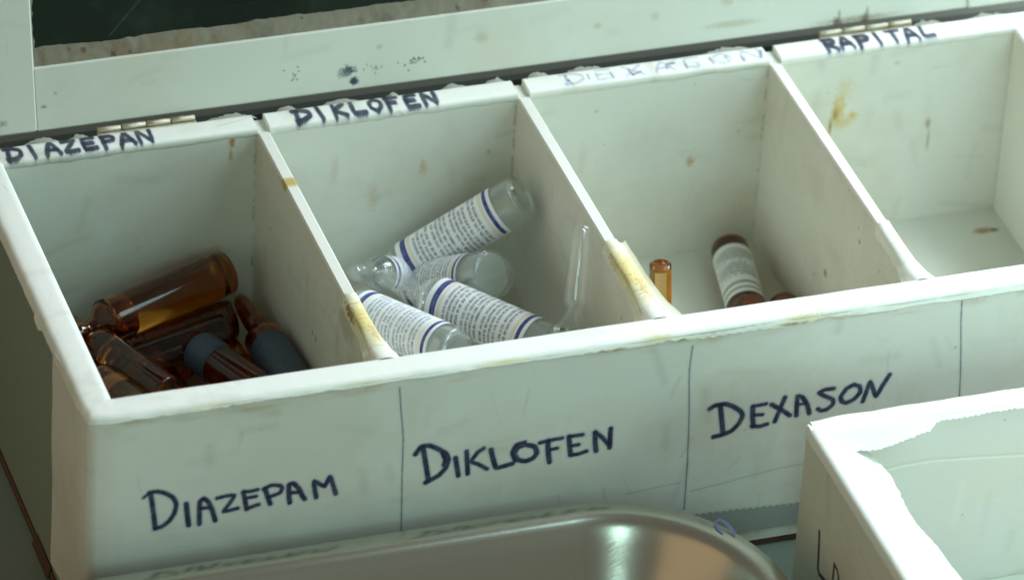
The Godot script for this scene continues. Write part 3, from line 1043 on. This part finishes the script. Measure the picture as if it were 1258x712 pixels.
func steel_dish() -> void:
	var x0 := -150.0
	var x1 := 81.6
	var z0 := 114.4
	var z1 := 290.0
	var rad := 40.0
	var top := -36.0
	# (inset, height)
	var prof := [Vector2(0.9, top - 2.4), Vector2(0.2, top - 2.1), Vector2(0.0, top - 1.5), Vector2(0.5, top - 0.95), Vector2(1.6, top - 0.5), Vector2(3.0, top - 0.15), Vector2(4.6, top), Vector2(6.0, top - 0.15), Vector2(7.2, top - 0.75), Vector2(8.4, top - 2.0), Vector2(9.8, top - 4.2), Vector2(11.6, top - 7.6), Vector2(14.0, top - 12.2), Vector2(16.8, top - 17.2), Vector2(20.0, top - 21.4), Vector2(24.0, top - 24.8), Vector2(29.0, top - 27.0), Vector2(34.0, top - 28.0), Vector2(37.5, top - 28.3)]
	prof = smooth_profile(prof, 3)
	var rings := []
	for p in prof:
		var ring := PackedVector3Array()
		var r := maxf(rad - p.x, 2.0)
		for c in [[x1 - rad, z0 + rad, -PI / 2], [x1 - rad, z1 - rad, 0.0], [x0 + rad, z1 - rad, PI / 2], [x0 + rad, z0 + rad, PI]]:
			for k in 25:
				var a: float = c[2] + PI / 2 * k / 24.0
				var extra := maxf(p.x - (rad - 2.0), 0.0)
				ring.append(Vector3(c[0] + cos(a) * r - signf(cos(c[2] + PI / 4)) * extra, p.y, c[1] + sin(a) * r - signf(sin(c[2] + PI / 4)) * extra))
		rings.append(ring)
	var st := begin()
	loft(st, rings, plain_uvs(rings), true)
	st.set_smooth_group(-1)
	var last: PackedVector3Array = rings[-1]
	var mid := Vector3((x0 + x1) / 2, top - 28.5, (z0 + z1) / 2)
	for j in last.size():
		tri(st, mid, last[j], last[(j + 1) % last.size()], Vector3.UP)
	var o := put("steel_dish", st, M.steel, self)
	for m in LIP_REFLECTION:  # blue strips stand in for the lettering mirrored in the lip
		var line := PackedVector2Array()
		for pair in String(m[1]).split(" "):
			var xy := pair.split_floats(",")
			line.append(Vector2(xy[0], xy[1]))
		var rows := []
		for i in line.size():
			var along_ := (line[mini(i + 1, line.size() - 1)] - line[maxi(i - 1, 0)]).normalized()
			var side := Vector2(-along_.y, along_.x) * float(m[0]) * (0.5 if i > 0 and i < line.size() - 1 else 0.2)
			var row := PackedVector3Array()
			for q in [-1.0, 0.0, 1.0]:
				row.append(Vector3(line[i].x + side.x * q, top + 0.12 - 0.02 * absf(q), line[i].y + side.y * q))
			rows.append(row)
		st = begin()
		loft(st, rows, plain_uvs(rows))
		put("letter_reflection", st, plain(c8(62, 66, 98), 0.5), o)
	tag(o, "shallow stainless steel dish with rounded rim in front of the case", "steel dish")

# ------------------------------------------------------------------ the cardboard box

func cardboard_box() -> void:
	var b := thing("cardboard_box", "white open cardboard box with frayed tape inside its corner, front right", "box", Vector3.ZERO)
	var top := -12.0
	var tl := Tex.new(130, -10, 180, 57, 5, 5, c8(214, 212, 198))
	tl.mottle(rng, 30, 5, 18, [c8(198, 190, 166), c8(206, 204, 190)], 0.25)
	grime(tl, 60, 0.15)
	# the writing on the left side runs from the back, so the print is laid along -z
	for s in INK_BOX:
		var pts := PackedVector2Array()
		for pair in String(s[1]).split(" "):
			var xy := pair.split_floats(",")
			pts.append(Vector2(xy[0], xy[1]))
		tl.stroke(pts, float(s[0]), c8(32, 34, 36), 0.97, 0.3, 0.12)
	var st := begin()
	box(st, Vector3(92.5, TABLE + 0.1, 131.1), Vector3(95.0, top, 300), 0.3, tl, "zy")
	put("side_wall", st, printed(tl, 0.75), b)
	st = begin()
	var ti := Tex.new(94, -11, 207, 56, 5, 5, c8(206, 208, 204))
	ti.mottle(rng, 36, 4, 16, [c8(206, 208, 196), c8(214, 218, 214), c8(216, 206, 180)], 0.3)
	ti.stroke(PackedVector2Array([Vector2(108, -26.5), Vector2(116, -25.4), Vector2(123, -25.2), Vector2(133, -26.3), Vector2(150, -28.2), Vector2(180, -28)]), 0.3, c8(176, 178, 168), 0.6, 0.5, 0.2)
	ti.stroke(PackedVector2Array([Vector2(108, -27.2), Vector2(116, -26.1), Vector2(124, -26.0), Vector2(134, -27.0), Vector2(150, -28.9), Vector2(180, -29)]), 0.5, c8(240, 241, 238), 0.6, 0.5, 0.2)
	grime(ti, 90, 0.16)
	ti.specks(rng, 30, 0.2, 0.6, c8(140, 140, 128), 0.6)
	box(st, Vector3(95.02, TABLE + 0.1, 131.1), Vector3(300, top, 133.6), 0.3, ti, "xy")
	put("back_wall", st, printed(ti, 0.7), b)
	st = begin()
	box(st, Vector3(95.02, TABLE + 0.1, 133.62), Vector3(297.5, TABLE + 2.5, 297.4), 0.2)
	put("floor", st, M.card, b)
	st = begin()
	box(st, Vector3(297.5, TABLE + 0.1, 133.62), Vector3(300, top, 300), 0.3)
	put("side_wall", st, M.card, b)
	st = begin()
	box(st, Vector3(95.02, TABLE + 0.1, 297.5), Vector3(297.5, top, 300), 0.3)
	put("front_wall", st, M.card, b)
	# tape folded over the left side, sloping down into the box, with a saw-cut edge
	var table_l := [[131.0, 9.0], [137.0, 13.4], [143.0, 15.6], [150, 15.0], [156.0, 13.8], [163.0, 13.6], [170.0, 16.4], [184.0, 18.6], [200.0, 21.0], [230.0, 20.0], [300.0, 20.0]]
	var rings := []
	var z := 131.0
	var k := 0
	while z < 299.0:
		var w := along(table_l, z) + (0.22 if k % 2 == 0 else -0.22) * (0.5 + 0.9 * absf(n1(z * 0.7, 9.0))) + 0.5 * n1(z * 0.35, 4.0)
		var ring := PackedVector3Array()
		ring.append(Vector3(92.2, top - 2.6 + 0.5 * n1(z * 0.15), z))
		ring.append(Vector3(92.25, top - 0.5, z))
		ring.append(Vector3(92.7, top + 0.25, z))
		ring.append(Vector3(94.2, top + 0.35 + 0.15 * n1(z * 0.2, 3.0), z))
		for j in range(1, 9):
			var d := w * j / 8.0
			ring.append(Vector3(95.0 + d * 0.9, top - d * 0.42 - 0.02 * d * d * 0.4 + 0.5 * n1(z * 0.06, j * 0.4, 5.0) * j / 8.0, z))
		rings.append(ring)
		z += 0.75
		k += 1
	st = begin()
	loft(st, rings, plain_uvs(rings))
	put("folded_tape", st, M.tape, b)
	# and over the back
	var table_b := [[94.0, 5.0], [99.0, 6.0], [107.5, 6.6], [113.0, 5.6], [121.0, 4.0], [122.2, 2.6], [123.0, 2.2], [144.0, 2.0], [300.0, 2.0]]
	rings = []
	var x := 92.6
	k = 0
	while x < 299.0:
		var w := along(table_b, x) + (0.2 if k % 2 == 0 else -0.2) * (0.5 + 0.9 * absf(n1(x * 0.7, 9.0))) + 0.3 * n1(x * 0.35, 4.0)
		var ring := PackedVector3Array()
		ring.append(Vector3(x, top - 2.2 + 0.5 * n1(x * 0.15), 130.8))
		ring.append(Vector3(x, top - 0.4, 130.85))
		ring.append(Vector3(x, top + 0.3, 131.3))
		ring.append(Vector3(x, top + 0.42, 133.0))
		for j in range(1, 7):
			var d := w * j / 6.0
			ring.append(Vector3(x, top + 0.25 - d * 0.62 + 0.2 * n1(x * 0.08, j * 0.4, 5.0), 133.8 + d * 0.8))
		rings.append(ring)
		x += 0.7
		k += 1
	st = begin()
	loft(st, rings, plain_uvs(rings))
	put("folded_tape", st, M.tape, b)
	# second layer of tape along the back edge, its upper edge standing proud
	rings = []
	x = 93.4
	while x < 299.0:
		var ring := PackedVector3Array()
		var h := 0.9 + 0.3 * n1(x * 0.09, 2.0) - 0.5 * (1.0 - smoothstep(93.0, 100.0, x))
		for p in [Vector2(130.2, -3.4), Vector2(130.4, -0.6), Vector2(130.5, h), Vector2(130.95, h + 0.12), Vector2(131.5, 0.6), Vector2(132.2, 0.4)]:
			ring.append(Vector3(x, top + p.y, p.x + 0.25 * n1(x * 0.07, 8.0)))
		rings.append(ring)
		x += 1.2
	st = begin()
	loft(st, rings, plain_uvs(rings))
	put("edge_tape", st, M.tape, b)


func along(rows: Array, x: float) -> float:
	for i in rows.size() - 1:
		if x <= rows[i + 1][0]:
			return lerpf(rows[i][1], rows[i + 1][1], clampf((x - rows[i][0]) / (rows[i + 1][0] - rows[i][0]), 0, 1))
	return rows[-1][1]

# ------------------------------------------------------------------ ampoules

func label_print(base: Color, text: Color, band: Color, edge: Color, seed_: int) -> Tex:
	var t := Tex.new(0, 28, 22, 28, 14, 14, base)
	var r := RandomNumberGenerator.new()
	r.seed = seed_
	if band.a > 0.0:
		for y in [1.6, 25.8]:
			t.stroke(PackedVector2Array([Vector2(1.5, y), Vector2(20.5, y)]), 1.5 if y > 10 else 1.0, band, 1.0, 0.15, 0.05)
		# light lettering in the upper band, too small to read
		var bx := 3.0
		while bx < 19.0:
			t.stroke(PackedVector2Array([Vector2(bx, 25.5), Vector2(bx + r.randf_range(0.0, 0.3), 26.1)]), 0.2, c8(150, 160, 200), 0.6, 0.2)
			bx += r.randf_range(0.6, 1.0)
		for y in [3.0, 24.2]:
			t.stroke(PackedVector2Array([Vector2(0.5, y), Vector2(21.5, y)]), 0.8, edge, 0.8, 0.2, 0.05)
	# lines of print too small to read, running round the glass
	var yy := 22.6
	var line := 0
	while yy > 4.2:
		var x := 1.6
		var stop := r.randf_range(15.0, 20.0)
		while x < stop:
			var w := r.randf_range(0.9, 2.8)
			var q := x
			while q < minf(x + w, stop):
				t.stroke(PackedVector2Array([Vector2(q, yy - 0.3), Vector2(q + r.randf_range(-0.12, 0.12), yy + 0.3)]), r.randf_range(0.16, 0.26), text, r.randf_range(0.6, 0.95), 0.14, 0.0)
				if r.randf() < 0.55:
					t.stroke(PackedVector2Array([Vector2(q, yy + r.randf_range(-0.3, 0.3)), Vector2(q + 0.3, yy + r.randf_range(-0.3, 0.3))]), 0.15, text, 0.8, 0.14, 0.0)
				q += 0.42
			x += w + 0.5
		yy -= 1.25 if line % 4 != 3 else 1.75
		line += 1
	return t


# at and to are the middle of the base and a point on the axis; face is the way the label looks
func ampoule(called: String, what: String, group: String, at: Vector3, to: Vector3, radius: float, body: float, neck: float, stem: float, m: Material, face: Vector3, lm: Material, span := 215.0, ly := Vector2(3.5, 31.0)) -> Node3D:
	var o := thing(called, what, "ampoule", at, group)
	var y := (to - at).normalized()
	var z := (face - y * face.dot(y)).normalized()
	o.basis = Basis(y.cross(z), y, z)
	var r := radius
	var prof := [Vector2(0, 0.35), Vector2(r * 0.45, 0.25), Vector2(r * 0.78, 0.0), Vector2(r * 0.93, 0.3), Vector2(r, 1.2), Vector2(r, body * 0.5), Vector2(r, body - 0.6), Vector2(r * 0.96, body + 0.8), Vector2(r * 0.78, body + 2.4), Vector2(r * 0.5, body + 3.9), Vector2(neck * 0.92, body + 5.2), Vector2(neck * 0.8, body + 6.2), Vector2(neck * 0.95, body + 7.4), Vector2(neck * 1.08, body + 9.0), Vector2(neck, body + 6.0 + stem * 0.6), Vector2(neck * 0.8, body + 6.0 + stem * 0.92), Vector2(neck * 0.5, body + 6.0 + stem), Vector2(0, body + 6.3 + stem)]
	var st := begin()
	lathe(st, smooth_profile(prof, 3), 40)
	# the air above the liquid
	var wl := 0.55
	var fill := 0.9 if m == M.clear else body * 0.84 if m == M.amber else 0.9
	var air := [Vector2(0, fill), Vector2(r - wl - 0.6, fill + 0.05), Vector2(r - wl, fill + 0.6), Vector2(r - wl, body - 0.5), Vector2(r * 0.93 - wl, body + 0.8), Vector2(r * 0.75 - wl, body + 2.3), Vector2(r * 0.46 - wl * 0.8, body + 3.8), Vector2(neck * 0.9 - wl, body + 5.2), Vector2(neck * 0.8 - wl, body + 6.2), Vector2(neck * 0.95 - wl, body + 7.4), Vector2(neck * 1.05 - wl, body + 9.0), Vector2(neck - wl, body + 6.0 + stem * 0.6), Vector2(neck * 0.78 - wl, body + 5.4 + stem * 0.92), Vector2(0, body + 5.6 + stem)]
	lathe(st, smooth_profile(air, 3), 40, true)
	put("glass", st, m, o)
	if m == M.clear:
		st = begin()
		lathe(st, [Vector2(0, 1.3), Vector2(r * 0.6, 1.25), Vector2(r - 1.3, 1.2), Vector2(r - 0.75, 1.5), Vector2(r - 0.65, 2.1), Vector2(r - 0.65, body * 0.5), Vector2(r - 0.65, body * 0.86), Vector2(0, body * 0.86)], 36)
		put("liquid", st, M.liquid, o)
	if lm:
		st = begin()
		var rings := []
		var uvs := []
		for i in 37:
			var a := deg_to_rad(span) * (i / 36.0 - 0.5)
			var ring := PackedVector3Array()
			var row := PackedVector2Array()
			for j in 7:
				var v := j / 6.0
				ring.append(Vector3(sin(a) * (r + 0.09), lerpf(ly.x, ly.y, v), cos(a) * (r + 0.09)))
				row.append(Vector2(i / 36.0, 1.0 - v).clamp(Vector2(0.003, 0.003), Vector2(0.997, 0.997)))
			rings.append(ring)
			uvs.append(row)
		loft(st, rings, uvs)
		put("label", st, lm, o)
	return o


func vials() -> void:
	var cam := Vector3(-0.289, 0.566, 0.772)      # towards the open side, where the labels look
	var none := Color(0, 0, 0, 0)
	var lw := printed(label_print(c8(234, 236, 238), c8(70, 74, 80), c8(38, 44, 110), c8(226, 212, 180), 3), 0.5)
	var lw2 := printed(label_print(c8(232, 236, 240), c8(110, 116, 126), c8(38, 44, 110), c8(232, 224, 200), 8), 0.5)
	var lw3 := printed(label_print(c8(230, 233, 236), c8(84, 88, 96), c8(40, 46, 108), c8(222, 210, 182), 21), 0.5)
	var lb := printed(label_print(c8(58, 74, 94), c8(92, 106, 122), none, none, 5), 0.5)
	var tg := Tex.new(0, 28, 22, 28, 10, 10, c8(226, 228, 220))
	tg.splat(11, 5.5, 9.0, 3.6, c8(160, 168, 168), 0.6, 0.1, 0.3)
	tg.splat(12, 14.0, 8.5, 4.4, c8(156, 165, 165), 0.55, 0.15, 0.5)
	tg.splat(7, 17.0, 4.0, 1.6, c8(150, 156, 150), 0.6, 0.4, 0.5)
	for y in [22.2, 25.4]:
		tg.stroke(PackedVector2Array([Vector2(2, y), Vector2(20, y)]), 1.5 if y < 24 else 1.1, c8(120, 126, 120), 0.8, 0.4, 0.2)
	for row in 9:
		var tx := 3.0
		while tx < 19.0:
			tg.stroke(PackedVector2Array([Vector2(tx, 3.5 + row * 1.8), Vector2(tx + rng.randf_range(0.4, 1.6), 3.5 + row * 1.8)]), 0.55, c8(110, 118, 120), rng.randf_range(0.3, 0.8), 0.3, 0.2)
			tx += rng.randf_range(1.2, 2.4)
	var lg := printed(tg, 0.6)
	var lbeige := plain(c8(196, 160, 96), 0.6)
	var g2 := "clear glass ampoules in the second compartment"
	ampoule("clear_ampoule", "topmost clear ampoule leaning up against the second divider", g2, Vector3(61.0, -16.6, 20), Vector3(35.9, -36.6, 13), 6.0, 34, 2.4, 15, M.clear, Vector3(-0.45, 0.8, 0.55), lw, 190, Vector2(5.5, 33.0))
	ampoule("clear_ampoule", "clear ampoule showing its round base in the middle of the pile", g2, Vector3(48.6, -24.5, 38.5), Vector3(37.5, -41.0, 16.3), 6.0, 31, 2.4, 10, M.clear, Vector3(-0.3, 0.9, 0.3), lw3, 200, Vector2(7.5, 30))
	ampoule("clear_ampoule", "clear ampoule lying across the front of the pile, text label up", g2, Vector3(53.8, -28.2, 66.5), Vector3(35.2, -30.6, 38.0), 5.9, 35, 2.4, 12, M.clear, Vector3(-0.25, 0.9, 0.35), lw, 190, Vector2(5.0, 34.0))
	ampoule("clear_ampoule", "clear ampoule beside the taped end of the first divider", g2, Vector3(30.2, -25.5, 66.0), Vector3(17.4, -30.6, 39.8), 5.7, 32, 2.4, 12, M.clear, Vector3(-0.3, 0.85, 0.4), lw2, 200, Vector2(4.6, 31.5))
	ampoule("clear_ampoule", "small clear ampoule at the back left of the pile", g2, Vector3(40.5, -43.0, 10.5), Vector3(21.5, -30.5, 22.5), 4.6, 20, 2.1, 6, M.clear, Vector3(-0.2, 0.9, 0.4), lw2, 200, Vector2(2.0, 19))
	ampoule("clear_ampoule", "clear ampoule lying half hidden under the left of the pile", g2, Vector3(11.0, -41.5, 27.0), Vector3(34.0, -47.0, 30.0), 5.0, 24, 2.2, 11, M.clear, Vector3(-0.3, 0.85, 0.4), lw2, 200, Vector2(3.0, 22))
	ampoule("clear_ampoule", "clear ampoule standing on end, its long thin neck beside the second divider", g2, Vector3(49.6, -52.0, 86.0), Vector3(62.9, 0.6, 57.8), 5.4, 34, 2.4, 20.5, M.neck, cam, null)
	ampoule("clear_ampoule", "clear ampoule under the one at the front of the pile", g2, Vector3(58.0, -47.9, 44.0), Vector3(30.0, -47.9, 66.0), 5.8, 33, 2.4, 12, M.clear, cam, lw, 190, Vector2(5, 32))
	var g1 := "amber glass ampoules in the first compartment"
	ampoule("amber_ampoule", "amber ampoule on top of the heap along the back wall", g1, Vector3(-9.6, -35.0, 7.8), Vector3(-43.5, -36.0, 20.0), 5.5, 34, 2.4, 12, M.amber, cam, null)
	ampoule("amber_ampoule", "amber ampoule second from the back wall in the heap", g1, Vector3(-10.5, -43.5, 15.5), Vector3(-44.0, -44.5, 23.0), 5.0, 34, 2.4, 10, M.amber, cam, null)
	ampoule("amber_ampoule", "plain amber ampoule lying against the left wall, neck to the back", g1, Vector3(-36.0, -36.5, 52.0), Vector3(-45.6, -38.0, 26.0), 4.7, 27, 2.2, 14, M.amber, cam, null)
	ampoule("amber_ampoule", "amber ampoule in the front left corner of the first compartment", g1, Vector3(-42.0, -36.0, 64.0), Vector3(-48.5, -39.5, 38.0), 4.7, 26, 2.2, 12, M.amber, cam, null)
	ampoule("amber_ampoule", "blue labelled amber ampoule in the middle of the front", g1, Vector3(-22.6, -40.2, 30.0), Vector3(-13.0, -38.5, 55.0), 5.0, 28, 2.2, 12, M.amber, cam, lb, 180, Vector2(1.5, 9.0))
	ampoule("amber_ampoule", "blue labelled amber ampoule along the first divider", g1, Vector3(-5.4, -37.0, 62.0), Vector3(-5.9, -40.0, 30.0), 5.0, 31, 2.4, 15, M.amber, cam, lb, 190, Vector2(3.0, 27.0))
	ampoule("amber_ampoule", "amber ampoule sunk between the two blue labelled ones", g1, Vector3(-12.5, -44.5, 52.0), Vector3(-14.5, -46.0, 24.0), 4.8, 28, 2.2, 10, M.amber, cam, null)
	ampoule("amber_ampoule", "amber ampoule at the bottom of the heap, between left wall and blue label", g1, Vector3(-29.0, -47.5, 50.0), Vector3(-33.0, -47.5, 22.0), 4.8, 28, 2.2, 10, M.amber, cam, null)
	ampoule("amber_ampoule", "amber ampoule in the dark middle of the heap behind the blue label", g1, Vector3(-14.0, -40.5, 25.0), Vector3(-46.0, -43.0, 31.5), 5.0, 33, 2.4, 9, M.amber, cam, null)
	ampoule("amber_ampoule", "amber ampoule lowest against the left wall of the first compartment", g1, Vector3(-50.0, -47.5, 58.0), Vector3(-56.0, -47.5, 30.0), 4.8, 28, 2.2, 10, M.amber, cam, null)
	ampoule("amber_ampoule", "amber ampoule on the floor at the foot of the back wall", g1, Vector3(-8.0, -48.8, 8.0), Vector3(-42.0, -48.8, 9.0), 5.0, 34, 2.4, 10, M.amber, cam, null)
	ampoule("amber_ampoule", "amber ampoule on the floor across the middle of the compartment", g1, Vector3(-22.0, -48.8, 20.0), Vector3(-50.0, -48.8, 38.0), 5.0, 34, 2.4, 10, M.amber, cam, null)
	var g3 := "amber ampoules in the third compartment"
	ampoule("amber_vial", "amber ampoule with a pale paper label lying on the compartment floor", g3, Vector3(121.8, -49.2, 8.8), Vector3(116.8, -49.2, 34.5), 4.9, 31, 2.3, 12, M.amber, Vector3(-0.2, 0.85, 0.5), lg, 185, Vector2(4.2, 25.0))
	ampoule("amber_vial", "thin amber ampoule with a beige strip standing neck down beside the yellowed tape", g3, Vector3(90.6, -27.4, 40.0), Vector3(91.6, -54, 42.5), 2.7, 17, 1.5, 4, M.amber, cam, lbeige, 62, Vector2(1.2, 9.5))
	ampoule("amber_vial", "amber ampoule whose tip shows beside the third divider", g3, Vector3(126.6, -49.6, 34.0), Vector3(123.0, -49.6, 60.0), 3.9, 26, 2.2, 10, M.amber, cam, null)
